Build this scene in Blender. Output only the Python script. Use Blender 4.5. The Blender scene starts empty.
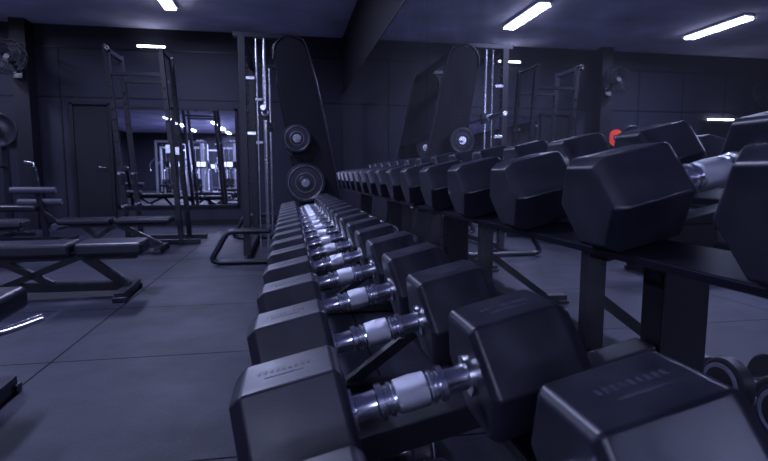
import bpy, bmesh, math, random
from mathutils import Vector, Matrix
random.seed(4)
sc=bpy.context.scene
COL=sc.collection
R=math.radians
# ------------------------------------------------------------ materials
def mat(name,col,rough=.5,metal=0,noise=0,nscale=20,bump=0,bscale=200,spec=.5,emit=None,es=0,rvar=0):
    m=bpy.data.materials.new(name); m.use_nodes=True
    nt=m.node_tree; b=nt.nodes['Principled BSDF']
    b.inputs['Base Color'].default_value=(*col,1)
    b.inputs['Roughness'].default_value=rough
    b.inputs['Metallic'].default_value=metal
    b.inputs['Specular IOR Level'].default_value=spec
    tc=nt.nodes.new('ShaderNodeTexCoord')
    if noise or rvar:
        n=nt.nodes.new('ShaderNodeTexNoise'); n.inputs['Scale'].default_value=nscale; n.inputs['Detail'].default_value=6
        nt.links.new(tc.outputs['Object'],n.inputs['Vector'])
        if noise:
            r=nt.nodes.new('ShaderNodeMapRange')
            r.inputs['From Min'].default_value=.3; r.inputs['From Max'].default_value=.7
            r.inputs['To Min'].default_value=1-noise; r.inputs['To Max'].default_value=1+noise
            nt.links.new(n.outputs['Fac'],r.inputs['Value'])
            mx=nt.nodes.new('ShaderNodeVectorMath'); mx.operation='SCALE'
            mx.inputs[0].default_value=col
            nt.links.new(r.outputs['Result'],mx.inputs['Scale'])
            nt.links.new(mx.outputs['Vector'],b.inputs['Base Color'])
        if rvar:
            r=nt.nodes.new('ShaderNodeMapRange')
            r.inputs['From Min'].default_value=.35; r.inputs['From Max'].default_value=.65
            r.inputs['To Min'].default_value=max(0,rough-rvar); r.inputs['To Max'].default_value=rough+rvar
            nt.links.new(n.outputs['Fac'],r.inputs['Value']); nt.links.new(r.outputs['Result'],b.inputs['Roughness'])
    if bump:
        n=nt.nodes.new('ShaderNodeTexNoise'); n.inputs['Scale'].default_value=bscale
        nt.links.new(tc.outputs['Object'],n.inputs['Vector'])
        bp=nt.nodes.new('ShaderNodeBump'); bp.inputs['Strength'].default_value=bump; bp.inputs['Distance'].default_value=.002
        nt.links.new(n.outputs['Fac'],bp.inputs['Height']); nt.links.new(bp.outputs['Normal'],b.inputs['Normal'])
    if emit:
        b.inputs['Emission Color'].default_value=(*emit,1); b.inputs['Emission Strength'].default_value=es
    return m
M_rubber=mat('rubber_head',(.017,.018,.031),.4,noise=.35,nscale=14,bump=.06,bscale=260,rvar=.07,spec=.6)
M_label=mat('embossed_label',(.042,.044,.07),.5,noise=.6,nscale=60)
M_chrome=mat('chrome',(.92,.93,1.0),.18,1,noise=.1,nscale=60)
M_knurl=mat('knurled_chrome',(.74,.75,.84),.28,1,bump=.8,bscale=900)
M_ring=mat('worn_grey_metal',(.2,.2,.27),.4,.6,noise=.2,nscale=40)
M_steel=mat('black_powder_steel',(.007,.0072,.013),.4,noise=.2,nscale=30,bump=.1,bscale=400)
M_steel2=mat('dark_satin_steel',(.010,.0102,.018),.32,noise=.2,nscale=5)
M_shroud=mat('shroud_panel',(.006,.006,.011),.6,noise=.2,nscale=4,spec=.2)
M_vinyl=mat('black_vinyl',(.012,.0123,.021),.34,noise=.2,nscale=14,bump=.2,bscale=250)
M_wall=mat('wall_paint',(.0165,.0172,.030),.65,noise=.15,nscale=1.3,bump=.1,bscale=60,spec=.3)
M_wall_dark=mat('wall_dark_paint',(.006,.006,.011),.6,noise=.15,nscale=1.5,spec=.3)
M_trim=mat('dark_trim',(.005,.005,.009),.5,noise=.1,spec=.3)
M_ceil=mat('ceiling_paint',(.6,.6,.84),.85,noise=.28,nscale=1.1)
M_mirror=mat('mirror_glass',(.78,.79,.86),.012,.97,noise=.12,nscale=5)
M_mirror2=mat('back_mirror_glass',(.94,.94,.97),.01,1,noise=.02,nscale=5)
M_tube=mat('light_diffuser',(.9,.9,1),.4,emit=(.86,.88,1),es=14,noise=.02)
M_fix=mat('light_housing',(.55,.55,.66),.5,noise=.05)
M_red=mat('red_plate_face',(1.0,.08,.04),.4,noise=.1,emit=(1,.07,.02),es=.12)  # faint glow put into the red face, which is no lamp
M_iron=mat('plate_iron',(.011,.011,.02),.4,noise=.25,nscale=18,bump=.2)
M_foam=mat('grey_foam',(.05,.05,.08),.6,noise=.1)
M_screen=mat('console_screen',(.1,.12,.25),.3,emit=(.55,.62,1),es=2.5,noise=.1)
def floor_mat():
    m=bpy.data.materials.new('rubber_floor_mats'); m.use_nodes=True
    nt=m.node_tree; b=nt.nodes['Principled BSDF']; L=nt.links.new
    tc=nt.nodes.new('ShaderNodeTexCoord'); mp=nt.nodes.new('ShaderNodeMapping')
    mp.inputs['Location'].default_value=(1.12,.42,0)
    L(tc.outputs['Object'],mp.inputs['Vector'])
    br=nt.nodes.new('ShaderNodeTexBrick'); br.offset=0; br.squash=1
    br.inputs['Scale'].default_value=1; br.inputs['Brick Width'].default_value=1.5; br.inputs['Row Height'].default_value=1.0
    br.inputs['Mortar Size'].default_value=.006; br.inputs['Mortar Smooth'].default_value=.4
    br.inputs['Color1'].default_value=(.0150,.0160,.027,1); br.inputs['Color2'].default_value=(.0185,.0195,.033,1); br.inputs['Mortar'].default_value=(.003,.003,.006,1)
    L(mp.outputs['Vector'],br.inputs['Vector'])
    n=nt.nodes.new('ShaderNodeTexNoise'); n.inputs['Scale'].default_value=1.3; n.inputs['Detail'].default_value=8; n.inputs['Roughness'].default_value=.65
    L(tc.outputs['Object'],n.inputs['Vector'])
    n2=nt.nodes.new('ShaderNodeTexNoise'); n2.inputs['Scale'].default_value=90; n2.inputs['Detail'].default_value=3
    L(tc.outputs['Object'],n2.inputs['Vector'])
    r=nt.nodes.new('ShaderNodeMapRange'); r.inputs['From Min'].default_value=.3; r.inputs['From Max'].default_value=.7; r.inputs['To Min'].default_value=.4; r.inputs['To Max'].default_value=1.6
    L(n.outputs['Fac'],r.inputs['Value'])
    r2=nt.nodes.new('ShaderNodeMapRange'); r2.inputs['From Min'].default_value=.3; r2.inputs['From Max'].default_value=.7; r2.inputs['To Min'].default_value=.75; r2.inputs['To Max'].default_value=1.25
    L(n2.outputs['Fac'],r2.inputs['Value'])
    mu=nt.nodes.new('ShaderNodeMath'); mu.operation='MULTIPLY'; L(r.outputs['Result'],mu.inputs[0]); L(r2.outputs['Result'],mu.inputs[1])
    sc_=nt.nodes.new('ShaderNodeVectorMath'); sc_.operation='SCALE'
    L(br.outputs['Color'],sc_.inputs[0]); L(mu.outputs['Value'],sc_.inputs['Scale']); L(sc_.outputs['Vector'],b.inputs['Base Color'])
    rr=nt.nodes.new('ShaderNodeMapRange'); rr.inputs['From Min'].default_value=.3; rr.inputs['From Max'].default_value=.7; rr.inputs['To Min'].default_value=.62; rr.inputs['To Max'].default_value=.48
    L(n.outputs['Fac'],rr.inputs['Value']); L(rr.outputs['Result'],b.inputs['Roughness'])
    sp=nt.nodes.new('ShaderNodeMapRange'); sp.inputs['To Min'].default_value=.27; sp.inputs['To Max'].default_value=.02
    L(br.outputs['Fac'],sp.inputs['Value']); L(sp.outputs['Result'],b.inputs['Specular IOR Level'])
    bp=nt.nodes.new('ShaderNodeBump'); bp.inputs['Strength'].default_value=.25; bp.inputs['Distance'].default_value=.002
    L(n2.outputs['Fac'],bp.inputs['Height']); L(bp.outputs['Normal'],b.inputs['Normal'])
    return m
M_floor=floor_mat()
# ------------------------------------------------------------ builder
class B:
    def __init__(s): s.bm=bmesh.new()
    def _add(s,verts,faces,T=None):
        vs=[s.bm.verts.new((T@Vector(v)) if T else v) for v in verts]
        for f in faces:
            try: s.bm.faces.new([vs[i] for i in f])
            except ValueError: pass
    def box(s,c,d,T=None):
        x,y,z=[k/2 for k in d]; c=Vector(c)
        v=[c+Vector((a*x,b*y,e*z)) for a in(-1,1) for b in(-1,1) for e in(-1,1)]
        s._add(v,[(0,1,3,2),(4,6,7,5),(0,4,5,1),(2,3,7,6),(0,2,6,4),(1,5,7,3)],T); return s
    def beam(s,p,q,w,h):
        p=Vector(p);q=Vector(q);d=q-p;L=d.length
        z=d.normalized(); up=Vector((0,0,1)) if abs(z.z)<.95 else Vector((1,0,0))
        x=up.cross(z).normalized(); y=z.cross(x)
        T=Matrix((( x.x,y.x,z.x,p.x),(x.y,y.y,z.y,p.y),(x.z,y.z,z.z,p.z),(0,0,0,1)))
        s.box((0,0,L/2),(w,h,L),T); return s
    def tube(s,pts,r,n=14,closed=False,smooth=True,caps=True):
        pts=[Vector(p) for p in pts]
        if smooth and len(pts)>2:
            out=[]; N=len(pts)
            for i in range(N if closed else N-1):
                p0=pts[(i-1)%N] if closed or i>0 else pts[0]; p1=pts[i]; p2=pts[(i+1)%N]
                p3=pts[(i+2)%N] if closed or i+2<N else pts[-1]
                for k in range(6):
                    t=k/6
                    out.append(.5*((2*p1)+(p2-p0)*t+(2*p0-5*p1+4*p2-p3)*t*t+(3*p1-p0-3*p2+p3)*t**3))
            if not closed: out.append(pts[-1])
            pts=out
        N=len(pts); rings=[]; prev=None
        for i in range(N):
            if closed: t=(pts[(i+1)%N]-pts[i-1]).normalized()
            else: t=(pts[min(i+1,N-1)]-pts[max(i-1,0)]).normalized()
            if prev is None:
                a=Vector((0,0,1)) if abs(t.z)<.9 else Vector((1,0,0)); u=a.cross(t).normalized()
            else:
                u=(prev-t*prev.dot(t)).normalized()
            prev=u; w=t.cross(u)
            rings.append([s.bm.verts.new(pts[i]+r*(math.cos(2*math.pi*k/n)*u+math.sin(2*math.pi*k/n)*w)) for k in range(n)])
        for i in range(N if closed else N-1):
            a=rings[i]; b=rings[(i+1)%N]
            for k in range(n): s.bm.faces.new((a[k],a[(k+1)%n],b[(k+1)%n],b[k]))
        if not closed and caps:
            s.bm.faces.new(rings[0][::-1]); s.bm.faces.new(rings[-1])
        return s
    def cyl(s,p,q,r,n=24): return s.tube([p,q],r,n,smooth=False)
    def lathe(s,prof,p=(0,0,0),axis='X',n=32):
        p=Vector(p); rings=[]
        for a,r in prof:
            ring=[]
            for k in range(n):
                c=math.cos(2*math.pi*k/n)*r; d=math.sin(2*math.pi*k/n)*r
                v={'X':(a,c,d),'Y':(c,a,d),'Z':(c,d,a)}[axis]
                ring.append(s.bm.verts.new(p+Vector(v)))
            rings.append(ring)
        for a,b in zip(rings,rings[1:]):
            for k in range(n): s.bm.faces.new((a[k],a[(k+1)%n],b[(k+1)%n],b[k]))
        s.bm.faces.new(rings[0][::-1]); s.bm.faces.new(rings[-1]); return s
    def prism(s,pts,axis,a,b):
        f=lambda p,t:{'X':(t,p[0],p[1]),'Y':(p[0],t,p[1]),'Z':(p[0],p[1],t)}[axis]
        n=len(pts)
        v=[f(p,a) for p in pts]+[f(p,b) for p in pts]
        s._add(v,[tuple(range(n))[::-1],tuple(range(n,2*n))]+[(i,(i+1)%n,n+(i+1)%n,n+i) for i in range(n)]); return s
    def obj(s,name,m,parent=None,bevel=0,seg=2,label=None):
        bmesh.ops.recalc_face_normals(s.bm,faces=s.bm.faces[:])
        me=bpy.data.meshes.new(name); s.bm.to_mesh(me); s.bm.free()
        for p in me.polygons: p.use_smooth=True
        me.set_sharp_from_angle(angle=R(35))
        me.materials.append(m)
        o=bpy.data.objects.new(name,me); COL.objects.link(o)
        if parent: o.parent=parent
        if bevel:
            md=o.modifiers.new('bevel','BEVEL'); md.width=bevel; md.segments=seg; md.limit_method='ANGLE'; md.angle_limit=R(35); md.harden_normals=True
        if label: o['label']=label
        return o
def beams(name,m,parent,lst,w,h,bevel=.003):
    for p,q in lst: B().beam(p,q,w,h).obj(name,m,parent,bevel=bevel)
def root(name,label,cat,loc=(0,0,0),rot=(0,0,0),group=None):
    e=bpy.data.objects.new(name,None); e.empty_display_size=.1; COL.objects.link(e)
    e.location=loc; e.rotation_euler=rot; e['label']=label; e['category']=cat
    if group: e['group']=group
    return e
def dup(o,loc=None,rot=None,parent=None,label=None):
    c=o.copy(); COL.objects.link(c)
    if parent: c.parent=parent
    if loc is not None: c.location=loc
    if rot is not None: c.rotation_euler=rot
    if label: c['label']=label
    for ch in list(o.children): dup(ch,parent=c)
    return c
def struct(o): o['kind']='structure'; return o
def single(o,label,cat,group=None):
    o['label']=label;o['category']=cat
    if group:o['group']=group
    return o
# ------------------------------------------------------------ room
XM=.97; YB=9.4; H=3.3; XL=-9.0; YF=-13.0
CX=(XL+XM)/2; CY=(YF+YB)/2
struct(B().box((CX,CY,-.05),(XM+.4-XL,YB-YF+.4,.1)).obj('floor',M_floor))
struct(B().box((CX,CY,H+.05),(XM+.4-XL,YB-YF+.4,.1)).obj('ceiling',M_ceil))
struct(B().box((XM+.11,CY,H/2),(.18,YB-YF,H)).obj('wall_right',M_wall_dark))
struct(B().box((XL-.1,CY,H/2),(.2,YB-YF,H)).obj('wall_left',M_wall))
struct(B().box((CX,YF-.1,H/2),(XM-XL,.2,H)).obj('wall_front',M_wall))
struct(B().box((CX+.05,YB+.1,H/2),(XM+.1-XL,.2,H)).obj('wall_back',M_wall))
wx0,wx1,wz0,wz1=-2.86,-.86,.32,2.02
for a,c in((wx0,-1.9),(-1.9,wx1)):
    r=root('framed_mirror','dark framed rectangular mirror fixed on the back wall','mirror',((a+c)/2,YB,wz0),group='framed mirrors on the back wall')
    w=c-a; hh=wz1-wz0
    B().box((0,-.012,hh/2),(w-.06,.012,hh-.06)).obj('glass',M_mirror2,r)
    b=B()
    for x in(-w/2+.02,w/2-.02): b.box((x,-.015,hh/2),(.04,.03,hh))
    for z in(.02,hh-.02): b.box((0,-.015,z),(w,.03,.04))
    b.obj('frame',M_trim,r)
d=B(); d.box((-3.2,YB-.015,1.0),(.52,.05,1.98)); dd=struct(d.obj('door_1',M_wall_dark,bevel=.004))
d=B()
for x in(-3.49,-2.91): d.box((x,YB-.02,1.03),(.05,.06,2.06))
d.box((-3.2,YB-.02,2.06),(.64,.06,.05)); struct(d.obj('trim_1',M_trim))
h=B(); h.cyl((-3.0,YB-.04,1.0),(-3.0,YB-.09,1.0),.012); h.cyl((-3.0,YB-.09,1.0),(-3.1,YB-.09,1.0),.01); h.obj('handle',M_chrome,dd,label='chrome lever handle')
b=B()
for x in(-8,-7,-6,-5.0,-3.65,-.74,.1): b.box((x,YB-.006,1.5),(.015,.012,2.9))
b.box((-6.1,YB-.006,2.16),(5.3,.012,.02)); b.box((-1.3,YB-.006,2.16),(4.4,.012,.02))
b.box((-4,YB-.008,2.95),(10,.016,.03))
struct(b.obj('trim_2',M_trim))
struct(B().box((-4,YB-.01,.05),(10,.02,.1)).obj('baseboard_back',M_trim))
struct(B().box((-4.1,YB-.14,H/2),(.22,.28,H)).obj('wall_pillar',M_wall_dark))
seams=[YB-.01,6.45,3.58,.71,-2.16,-5.03,-7.9]
for a,c in zip(seams,seams[1:]):
    o=B().box((XM+.008,(a+c)/2,1.17),(.016,abs(a-c)-.008,2.26)).obj('mirror_panel',M_mirror)
    single(o,'tall frameless wall mirror panel fixed behind the dumbbell rack','mirror','wall mirror panels')
struct(B().box((XM+.01,.75,2.31),(.03,17.2,.02)).obj('trim_3',M_trim))
# ------------------------------------------------------------ lights
LC=(.51,.575,1.0)
def fixture(loc,power,L=1.2,group='ceiling tube lights'):
    r=root('ceiling_light','long white fluorescent tube light fitted to the ceiling','light',loc,group=group)
    B().box((0,0,-.02),(.2,L+.04,.04)).obj('housing',M_fix,r,bevel=.005)
    B().box((0,0,-.05),(.15,L,.03)).obj('diffuser',M_tube,r,bevel=.008)
    ld=bpy.data.lights.new('tube_lamp','AREA'); ld.shape='RECTANGLE'; ld.size=.18; ld.size_y=L; ld.energy=power; ld.color=LC; ld.spread=R(175)
    lo=bpy.data.objects.new('tube_lamp',ld); COL.objects.link(lo); lo.parent=r; lo.location=(0,0,-.07)
for x in(-1.62,-4.95):
    for y,p in((7.5,85),(3.2,125 if x>-3 else 95),(-4.6,40),(-7.4,170),(-10.2,170)): fixture((x,y,H),p)
fixture((-3.3,-6.2,H),90); fixture((-3.3,-9.0,H),130); fixture((-3.3,-11.8,H),110)  # added middle row of lights, brightens the equipment reflected in the back mirror
r=root('wall_light','short slim white strip lamp high on the back wall','light',(-2.2,YB,3.0))
B().box((0,-.03,0),(.45,.06,.04)).obj('housing',M_fix,r)
B().box((0,-.07,0),(.42,.02,.025)).obj('diffuser',M_tube,r)
# ------------------------------------------------------------ dumbbells
def make_dumbbell(HX,HL,GR):
    RR=HX/math.cos(R(30))
    def hexhead(s):
        b=B(); rings=[]
        for a,k_ in [(0,.90),(.008,1.0),(HL-.018,1.0),(HL,.84)]:
            x=s*(GR+a)
            rings.append([b.bm.verts.new((x,RR*k_*math.cos(R(60*k)),HX+RR*k_*math.sin(R(60*k)))) for k in range(6)])
        for p,q in zip(rings,rings[1:]):
            for k in range(6): b.bm.faces.new((p[k],p[(k+1)%6],q[(k+1)%6],q[k]))
        b.bm.faces.new(rings[0]); b.bm.faces.new(rings[-1][::-1])
        return b
    r=root('dumbbell','black rubber hex dumbbell with contoured chrome handle on the rack','dumbbell')
    for s in(-1,1):
        hexhead(s).obj('hex_head',M_rubber,r,bevel=.004,seg=3)
        b=B(); cx=s*(GR+HL/2)
        for i in range(9):
            b.box((cx-.032+i*.008,.004,HX*2+.0002),(.004,.010,.0005))
        b.box((cx,-.014,HX*2+.0002),(.05,.004,.0005))
        b.obj('embossed_mark',M_label,r,label='worn embossed mark')
    g=GR; q_=1.14
    pr=[(-g-.01,.025),(-g+.004,.025),(-g+.006,.0165),(-g+.020,.0155),(-g+.034,.0165),(-g+.036,.0215),(-g+.044,.0215),(-g+.046,.0175),(-g+.050,.0175),(-g+.052,.0205),(-g+.056,.0205),(-g+.058,.0175)]
    full=pr+[(-.012,.0185),(0,.019),(.012,.0185)]+[(-a,q) for a,q in pr[::-1]]
    B().lathe([(a,q*q_) for a,q in full],(0,0,HX)).obj('handle',M_chrome,r,label='contoured chrome handle')
    B().lathe([(a,q*q_) for a,q in[(-.022,.0185),(-.021,.0205),(0,.0215),(.021,.0205),(.022,.0185)]],(0,0,HX)).obj('grip_sleeve',M_knurl,r,label='knurled chrome grip')
    return r
TILT=R(-13)
def tier_T(xc,zc,hx): return Matrix.Translation((xc,0,zc))@Matrix.Rotation(TILT,4,'Y')@Matrix.Translation((0,0,-hx))
ZC=.88
TL=tier_T(.158,ZC-.295,.082); TU=tier_T(.63,ZC+.0,.069)
big=make_dumbbell(.082,.142,.083); big['group']='dumbbells on the lower tier'
NB=17; Y0=.378; S=.272
for i in range(NB):
    p=TL@Vector((0,0,.001)); p.y=Y0+S*i
    if i==0: big.location=p; big.rotation_euler=(0,TILT,0)
    else: dup(big,p,(0,TILT,0))
sm_=make_dumbbell(.069,.125,.085); sm_['group']='dumbbells on the upper tier'
for i in range(15):
    p=TU@Vector((0,0,.001)); p.y=.386+.297*i
    if i==0: sm_.location=p; sm_.rotation_euler=(0,TILT,0)
    else: dup(sm_,p,(0,TILT,0))
# ------------------------------------------------------------ rack
rk=root('dumbbell_rack','long black steel two-tier dumbbell rack standing before the wall mirror','rack',(0,0,0))
RY0,RY1=.18,4.9; RL=RY1-RY0; RM=(RY0+RY1)/2
for T in(TL,TU):
    for s in(-1,1):
        fh=.024 if T is TL else .010
        b=B(); b.box((s*.15,RM,-.004),(.075,RL,.006),T)
        if T is TL and s>0: b.box((s*.189,RM,.006),(.004,RL,.026),T)
        else: b.box((s*.189,RM,-.002-fh/2),(.004,RL,fh),T)
        b.box((s*.112,RM,-.002-fh/2),(.004,RL,fh),T)
        b.obj('tier_rail',M_steel2,rk)
for y in(.77,1.97,3.2,4.4):
    B().box((0,y,-.025),(.30,.05,.034),TU).obj('tier_arm',M_steel,rk,bevel=.003)
    a=TL@Vector((-.2,y,-.035)); c=TL@Vector((.44,y,-.035)); B().beam(a,c,.05,.045).obj('tier_arm',M_steel,rk,bevel=.003)
    B().box((.66,y,.40),(.09,.055,.80)).obj('upright',M_steel,rk,bevel=.004)
    b=B(); b.box((.5,y,.035),(.86,.07,.05)); b.box((.1,y,.012),(.08,.09,.02)); b.box((.9,y,.012),(.08,.09,.02))
    b.obj('foot',M_steel,rk,bevel=.004)
    B().beam((.64,y,.36),(.22,y,.05),.04,.04).obj('brace',M_steel,rk)
B().box((.66,2.6,.12),(.04,3.6,.05)).obj('crossbar',M_steel,rk)
def round_db(loc):
    r=root('round_dumbbell','small round-headed dumbbell with pale metal end rings on the floor','dumbbell',loc,group='round dumbbells below the rack')
    for s in(-1,1):
        B().lathe([(s*.07,.04),(s*.072,.09),(s*.08,.098),(s*.125,.098),(s*.133,.09),(s*.135,.04)],(0,0,.1)).obj('round_head',M_iron,r)
        B().lathe([(s*.1352,.080),(s*.140,.080),(s*.140,.066),(s*.136,.064)],(0,0,.1)).obj('end_ring',M_fix,r,label='pale metal end ring')
        B().lathe([(s*.1405,.064),(s*.141,.064),(s*.141,.001)],(0,0,.1)).obj('end_cap',M_iron,r,label='black end cap')
    B().lathe([(-.08,.016),(0,.019),(.08,.016)],(0,0,.1)).obj('handle',M_chrome,r)
    return r
q=round_db((.235,1.58,.002)); dup(q,(.235,1.34,.002)); dup(q,(.235,1.10,.002))
# ------------------------------------------------------------ plates
def plate(loc,rad,th=.035,axis='Y',label='black iron weight plate with chrome hub on a storage peg',red=False,plain=False):
    r=root('weight_plate',label,'weight plate',loc,group='weight plates')
    t=th/2
    pf=[(-t,rad*.2),(-t,rad*.3),(-t*.5,rad*.36),(-t*.5,rad*.78),(-t,rad*.84),(-t,rad*.97),(-t*.7,rad),(t*.7,rad),(t,rad*.97),(t,rad*.84),(t*.5,rad*.78),(t*.5,rad*.36),(t,rad*.3),(t,rad*.2)]
    B().lathe(pf,axis=axis,n=40).obj('disc',M_iron,r)
    B().lathe([(-t*1.15,.03),(-t*1.15,.042),(t*1.15,.042),(t*1.15,.03)],axis=axis).obj('hub',M_steel2 if plain else M_chrome,r,label='hub ring')
    if red:
        B().lathe([(-t*.95,rad*.36),(-t*.95,rad*.9),(t*.95,rad*.9),(t*.95,rad*.36)],axis=axis,n=40).obj('coloured_face',M_red,r,label='red face ring')
    elif not plain:
        for f in(.86,.5):
            n=40
            pts=[(rad*f*math.cos(2*math.pi*k/n),-t*1.02,rad*f*math.sin(2*math.pi*k/n)) for k in range(n)]
            B().tube(pts,.003,6,closed=True,smooth=False).obj('rim_line',M_ring,r,label='worn metal ring line')
    return r
# ------------------------------------------------------------ smith machine
sm=root('smith_machine','tall black smith machine with slanted shroud panels and chrome guide rods','gym machine')
ZT=2.26
for y in(5.5,7.0):
    b=B(); b.box((-.44,y,ZT/2),(.07,.07,ZT))
    for k in range(20): b.box((-.40,y,.35+k*.09),(.03,.04,.02))
    b.obj('front_post',M_steel,sm,bevel=.004)
    B().box((-.24,y,ZT+.02),(.56,.07,.05)).obj('top_beam',M_steel2,sm,bevel=.004)
    pts=[(-.13,2.1),(-.11,2.19),(-.04,2.26),(.06,2.28),(.14,2.25),(.20,2.18),(.26,2.0),(.37,1.5),(.48,1.0),(.6,.3),(.66,.0),(.2,.0),(.12,.6),(.02,1.2),(-.07,1.7)]
    B().prism(pts,'Y',y-.03,y+.03).obj('shroud_panel',M_shroud,sm,bevel=.012)
    B().tube([(-.13,y-.035,2.05),(-.11,y-.035,2.19),(-.01,y-.035,2.28),(.12,y-.035,2.27),(.22,y-.035,2.15),(.37,y-.035,1.5),(.6,y-.035,.3)],.012).obj('edge_tube',M_steel2,sm)
    for x,rr in((-.22,.015),(-.30,.009)):
        B().cyl((x,y,.1),(x,y,ZT),rr).obj('guide_rod',M_chrome,sm,label='chrome vertical guide rod')
    yy=y-.35 if y<6 else y+.2
    B().tube([(-.2,yy,.33),(-.5,yy,.33),(-.6,yy,.31),(-.68,yy,.18),(-.74,yy,.07),(-.7,yy,.035),(-.6,yy,.03),(-.2,yy,.03),(.5,yy,.03)],.028).obj('foot_loop',M_steel2,sm,label='bent tube foot')
    for p,q in(((-.2,yy,.33),(-.2,y,.33)),((.5,yy,.03),(.5,y,.03)),((-.44,yy,.03),(-.44,y,.03))):
        B().cyl(p,q,.026).obj('foot_strut',M_steel2,sm)
    for x,z in((.09,1.25),(.17,.80),(.3,.45)):
        B().cyl((x,y-.03,z),(x,y-.22,z),.022).obj('storage_peg',M_chrome,sm,label='chrome plate storage peg')
    for z in(1.3,1.85): B().box((-.36,y-.05,z),(.09,.03,.035)).obj('safety_hook',M_chrome,sm,bevel=.005)
B().lathe([(4.95,.024),(5.35,.024),(5.352,.035),(5.37,.035),(5.372,.014),(7.12,.014),(7.122,.035),(7.14,.035),(7.142,.024),(7.5,.024)],(-.22,0,1.5),'Y').obj('barbell',M_chrome,sm,label='chrome guided barbell')
for y in(5.5,7.0): B().box((-.22,y,1.5),(.08,.05,.12)).obj('bar_carriage',M_steel,sm)
for x,z in((-.44,ZT),(.12,2.22),(.55,.06),(-.44,.06),(.38,1.3)): B().box((x,6.25,z),(.06,1.5,.06)).obj('crossbar',M_steel,sm)
for y in(5.36,6.86):
    plate((.09,y,1.25),.14); plate((.17,y,.80),.2,label='large black iron weight plate on a low storage peg')
# ------------------------------------------------------------ squat rack
def squat(loc,rot=0,label='black steel leaning squat rack with pull-up bar and pegs',m=None,lean=.15):
    m=m or M_steel2
    r=root('squat_rack',label,'squat rack',loc,(0,0,rot),group='squat racks')
    D=.55
    for y in(0,D):
        for x in(0,.62):
            b=B(); b.beam((x-lean,y,2.42),(x,y,0.05),.055,.06)
            for k in range(14):
                t=.25+k*.13; b.box((x-lean*t/2.4,y-.035,t),(.022,.02,.022))
            b.obj('upright',m,r,bevel=.004)
        B().beam((-.2,y,.035),(.85,y,.035),.07,.06).obj('foot',m,r,bevel=.004)
        beams('side_brace',m,r,[((-lean,y,2.1),(.62-lean,y,2.1))],.04,.04)
        B().box((.52,y-.05,1.2),(.05,.05,.1)).obj('bar_hook',M_chrome,r)
        for p in((-.02,y-.02,.9),(.0,y-.02,.5),(.55,y-.02,1.55)):
            B().cyl(p,(p[0],p[1]-.18,p[2]),.018).obj('peg',M_chrome,r)
    B().tube([(.46,-.05,2.4),(.46,D+.05,2.4)],.018,smooth=False).obj('pull_up_bar',m,r)
    B().tube([(-.14,-.03,2.40),(-.1,-.2,2.38),(-.02,-.3,2.3)],.018).obj('pull_up_grip',m,r)
    for p in((-lean,D/2,2.38),(0,D/2,.09)): B().box(p,(.05,D,.05)).obj('crossbar',m,r)
    return r
sq=squat((-1.98,6.85,0))
# ------------------------------------------------------------ benches
def bench(loc,rot,Lp,Ls,label,zt=.42,th=.1,W=.3):
    r=root('weight_bench',label,'bench',loc,(0,0,rot),group='weight benches')
    B().box((-Lp/2-.01,0,zt-th/2),(Lp,W-.02,th)).obj('back_pad',M_vinyl,r,bevel=.028,seg=4,label='padded black vinyl backrest')
    B().box((Ls/2+.02,0,zt-th/2),(Ls,W,th)).obj('seat_pad',M_vinyl,r,bevel=.028,seg=4)
    zf=zt-th-.02
    B().beam((-Lp+.1,0,zf),(Ls-.05,0,zf),.06,.035).obj('pad_frame',M_steel,r)
    B().beam((-Lp+.15,0,.09),(Ls-.1,0,.07),.06,.06).obj('base_beam',M_steel2,r,bevel=.004)
    B().beam((.05,0,zf),(Ls-.13,0,.08),.06,.06).obj('front_leg',M_steel2,r,bevel=.004)
    beams('support_strut',M_steel,r,[((.0,0,zf),(-Lp*.55,0,.1)),((-Lp*.6,0,zf),(-Lp*.2,0,.1))],.045,.045)
    b=B(); b.box((Ls-.12,0,.04),(.07,.5,.06)); b.box((Ls-.12,.24,.02),(.09,.05,.035)); b.box((Ls-.12,-.24,.02),(.09,.05,.035)); b.obj('front_foot',M_steel2,r,bevel=.004)
    B().box((-Lp+.15,0,.05),(.07,.6,.06)).obj('rear_foot',M_steel2,r,bevel=.004)
    for s in(-1,1): B().lathe([(-.02,.03),(-.02,.045),(.02,.045),(.02,.03)],(-Lp+.1,s*.27,.045),'Y').obj('wheel',M_iron,r)
    return r
bench((-1.50,3.98,0),R(3),.85,.44,'black vinyl adjustable bench laid flat on the rubber floor',zt=.41)
bn=bench((-1.36,1.98,0),R(4),.8,.36,'black vinyl adjustable bench with a chrome pull handle',zt=.46,th=.09)
B().tube([(.2,-.16,.34),(.30,-.16,.345),(.42,-.14,.365),(.52,-.12,.395)],.015).obj('pull_handle',M_chrome,bn,label='curved chrome handle')
bench((-1.95,6.25,0),R(2),.55,.6,'black flat bench standing in front of the squat rack',zt=.40,th=.07)
bench((-3.0,5.6,0),R(8),.9,.4,'black vinyl bench near the leg curl machine',zt=.44,th=.08)
lc=root('leg_curl_machine','black leg curl machine with foam rollers near the back wall','gym machine',(-3.25,7.4,0))
B().box((-.35,0,.45),(.8,.3,.08)).obj('pad',M_vinyl,lc,bevel=.025,seg=3)
for p,q,w,h in(((-.7,0,.04),(.35,0,.04),.07,.06),((.1,0,.06),(.0,0,.98),.06,.06),((-.6,0,.06),(-.6,0,.41),.06,.06),((.05,0,.42),(.32,0,.2),.05,.05),((.35,-.3,.03),(.35,.3,.03),.06,.05),((-.7,-.3,.03),(-.7,.3,.03),.06,.05)):
    B().beam(p,q,w,h).obj('frame_tube',M_steel2,lc,bevel=.004)
for p,q in(((-.25,-.08,.68),(.28,-.08,.68)),((-.25,.08,.52),(.28,.08,.52)),((.32,-.3,.22),(.32,.3,.22))):
    B().cyl(p,q,.045).obj('foam_roller',M_foam,lc,bevel=.01,label='grey foam roller')
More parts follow.
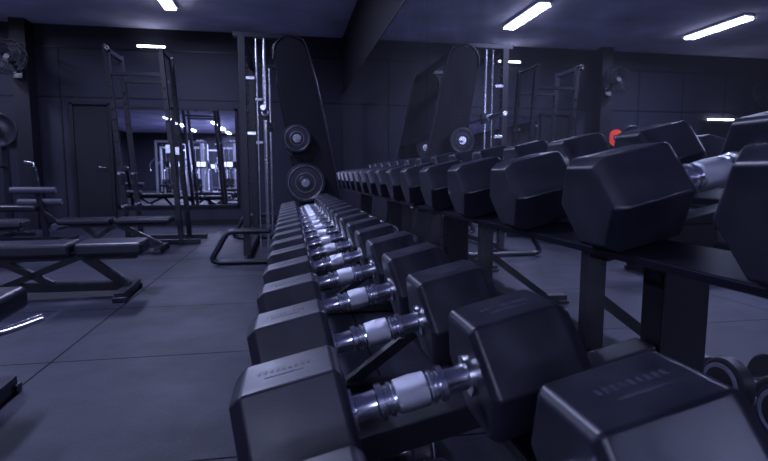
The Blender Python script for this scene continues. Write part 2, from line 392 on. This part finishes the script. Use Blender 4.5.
B().tube([(0,0,.95),(0,0,1.03),(-.1,0,1.05)],.015).obj('handle',M_chrome,lc)
pt=root('plate_holder','black wall bracket with a chrome peg','bracket',(-4.47,YB,1.61))
B().box((0,-.01,0),(.1,.02,.2)).obj('bracket_base',M_steel,pt); B().cyl((0,-.02,0),(0,-.16,0),.022).obj('peg',M_chrome,pt)
plate((-4.47,YB-.09,1.61),.2,axis='Y',red=True,label='red-faced weight plate hung on a wall bracket')
ps=root('plate_stand','black upright plate storage stand with chrome pegs','rack',(-3.955,8.22,0))
B().beam((0,0,.04),(0,0,1.7),.07,.07).obj('post',M_steel2,ps,bevel=.004)
for p,q in(((-.3,0,.03),(.3,0,.03)),((0,-.3,.03),(0,.3,.03))): B().beam(p,q,.07,.06).obj('foot',M_steel2,ps,bevel=.004)
for z in(1.50,1.0): B().cyl((0,-.03,z),(0,-.2,z),.022).obj('peg',M_steel,ps)
plate((-3.955,8.10,1.50),.235,label='large black iron weight plate high on a storage stand',plain=True)
# ------------------------------------------------------------ fans
def fan(loc,rz):
    r=root('wall_fan','black caged fan mounted high on the wall','fan',loc,(R(-12),0,rz),group='wall fans')
    b=B()
    for rr,y in((.26,-.12),(.26,-.06),(.2,-.15),(.12,-.17),(.2,-.03)):
        b.tube([(rr*math.cos(R(a)),y,rr*math.sin(R(a))) for a in range(0,360,20)],.007,8,closed=True)
    for a in range(0,360,15):
        c,s=math.cos(R(a)),math.sin(R(a))
        b.tube([(.04*c,-.175,.04*s),(.2*c,-.15,.2*s),(.26*c,-.12,.26*s),(.26*c,-.06,.26*s),(.06*c,-.02,.06*s)],.003,5)
    b.obj('cage',M_steel,r)
    b=B()
    for a in(0,120,240):
        T=Matrix.Rotation(R(a),4,'Y')@Matrix.Translation((.13,-.09,0))@Matrix.Rotation(R(25),4,'X')
        b.box((0,0,0),(.2,.006,.12),T)
    b.lathe([(-.12,.04),(-.06,.045)],(0,0,0),'Y'); b.obj('blade',M_iron,r)
    b=B(); b.lathe([(-.03,.06),(.06,.06),(.08,.04)],(0,0,0),'Y'); b.beam((0,.05,0),(0,.2,-.1),.04,.04); b.box((0,.23,-.12),(.12,.03,.16)); b.obj('motor_mount',M_steel,r)
    return r
f=fan((-4.1,YB-.52,2.62),0); dup(f,(-7.6,YB-.27,2.5),(R(-12),0,0))
o=root('wall_screen','dark framed wall screen with a bright strip on top','screen',(-6.9,YB,1.75))
B().box((0,-.03,0),(.95,.05,.5)).obj('frame',M_steel,o,bevel=.005); B().box((0,-.06,.0),(.88,.01,.42)).obj('panel',M_wall_dark,o)
B().box((0,-.05,.27),(.6,.04,.02)).obj('light_strip',M_tube,o)
# ------------------------------------------------------------ equipment behind (seen in the mirrors)
def treadmill(loc,rz,label='dark treadmill with upright console'):
    r=root('treadmill',label,'treadmill',loc,(0,0,rz),group='treadmills')
    B().box((0,.0,.12),(.75,1.7,.16)).obj('deck',M_steel2,r,bevel=.02)
    B().box((0,-.05,.205),(.5,1.5,.012)).obj('belt',M_iron,r)
    for s in(-1,1):
        B().beam((s*.36,.7,.1),(s*.36,.55,1.25),.06,.08).obj('upright',M_fix,r)
        B().tube([(s*.36,.6,1.1),(s*.36,.3,1.12),(s*.36,.1,1.0)],.02).obj('handrail',M_chrome,r)
    B().box((0,.56,1.32),(.75,.08,.3)).obj('console',M_steel,r,bevel=.02)
    B().box((0,.515,1.34),(.4,.01,.2)).obj('screen',M_screen,r)
    return r
def cable(loc,rz):
    r=root('cable_machine','tall cable machine with pale frame and chrome rods','gym machine',loc,(0,0,rz),group='cable machines')
    for s in(-1,1):
        B().beam((s*.35,0,0),(s*.35,0,2.15),.07,.07).obj('upright',M_fix,r,bevel=.004)
        B().beam((s*.35,-.4,.04),(s*.35,.5,.04),.07,.06).obj('foot',M_fix,r,bevel=.004)
        B().cyl((s*.12,0,.1),(s*.12,0,2.1),.014).obj('guide_rod',M_chrome,r)
        B().tube([(s*.35,.1,1.5),(s*.5,.3,1.3),(s*.45,.5,1.0)],.02).obj('arm',M_chrome,r)
    B().box((0,0,2.15),(.77,.08,.08)).obj('top_beam',M_fix,r,bevel=.004)
    b=B()
    for k in range(12): b.box((0,0,.14+k*.05),(.32,.12,.042))
    b.obj('weight_stack',M_iron,r)
    B().box((0,.35,.48),(.34,.36,.08)).obj('seat',M_vinyl,r,bevel=.02); B().beam((0,.3,0),(0,.35,.44),.06,.06).obj('seat_post',M_fix,r)
    return r
t=treadmill((-1.5,-4.2,0),R(180))
for x,y in((-2.6,-4.2),(-3.7,-4.2),(-4.8,-4.2),(-3.0,-10.4),(-4.1,-10.4),(-5.2,-10.4),(-6.3,-10.4)): dup(t,(x,y,0),(0,0,R(180)))
c=cable((-1.7,-6.9,0),0)
for x,y in((-2.9,-6.9),(-4.2,-7.0),(-5.5,-6.9),(-4.6,-2.2),(-3.5,-2.4),(-2.3,-2.6)): dup(c,(x,y,0),(0,0,0))
s2=squat((-2.4,-8.6,0),m=M_fix,label='pale steel squat rack with pegs',lean=0)
for x,y in((-4.0,-8.6),(-5.6,-8.8),(-3.0,-5.8),(-4.4,-5.8),(-1.6,-5.8)):
    dup(s2,(x,y,0),(0,0,0))
# ------------------------------------------------------------ world & camera
wd=bpy.data.worlds.new('w'); sc.world=wd; wd.use_nodes=True
wd.node_tree.nodes['Background'].inputs[0].default_value=(.03,.03,.06,1)
cam=bpy.data.cameras.new('cam'); co=bpy.data.objects.new('camera',cam); COL.objects.link(co)
cam.lens=24; cam.sensor_width=36; cam.clip_start=.02
cam.dof.use_dof=True; cam.dof.focus_distance=1.4; cam.dof.aperture_fstop=8
co.location=(0,0,ZC); co.rotation_euler=(R(90-6.2),0,R(-10.5)); sc.camera=co
sc.view_settings.view_transform='Standard'
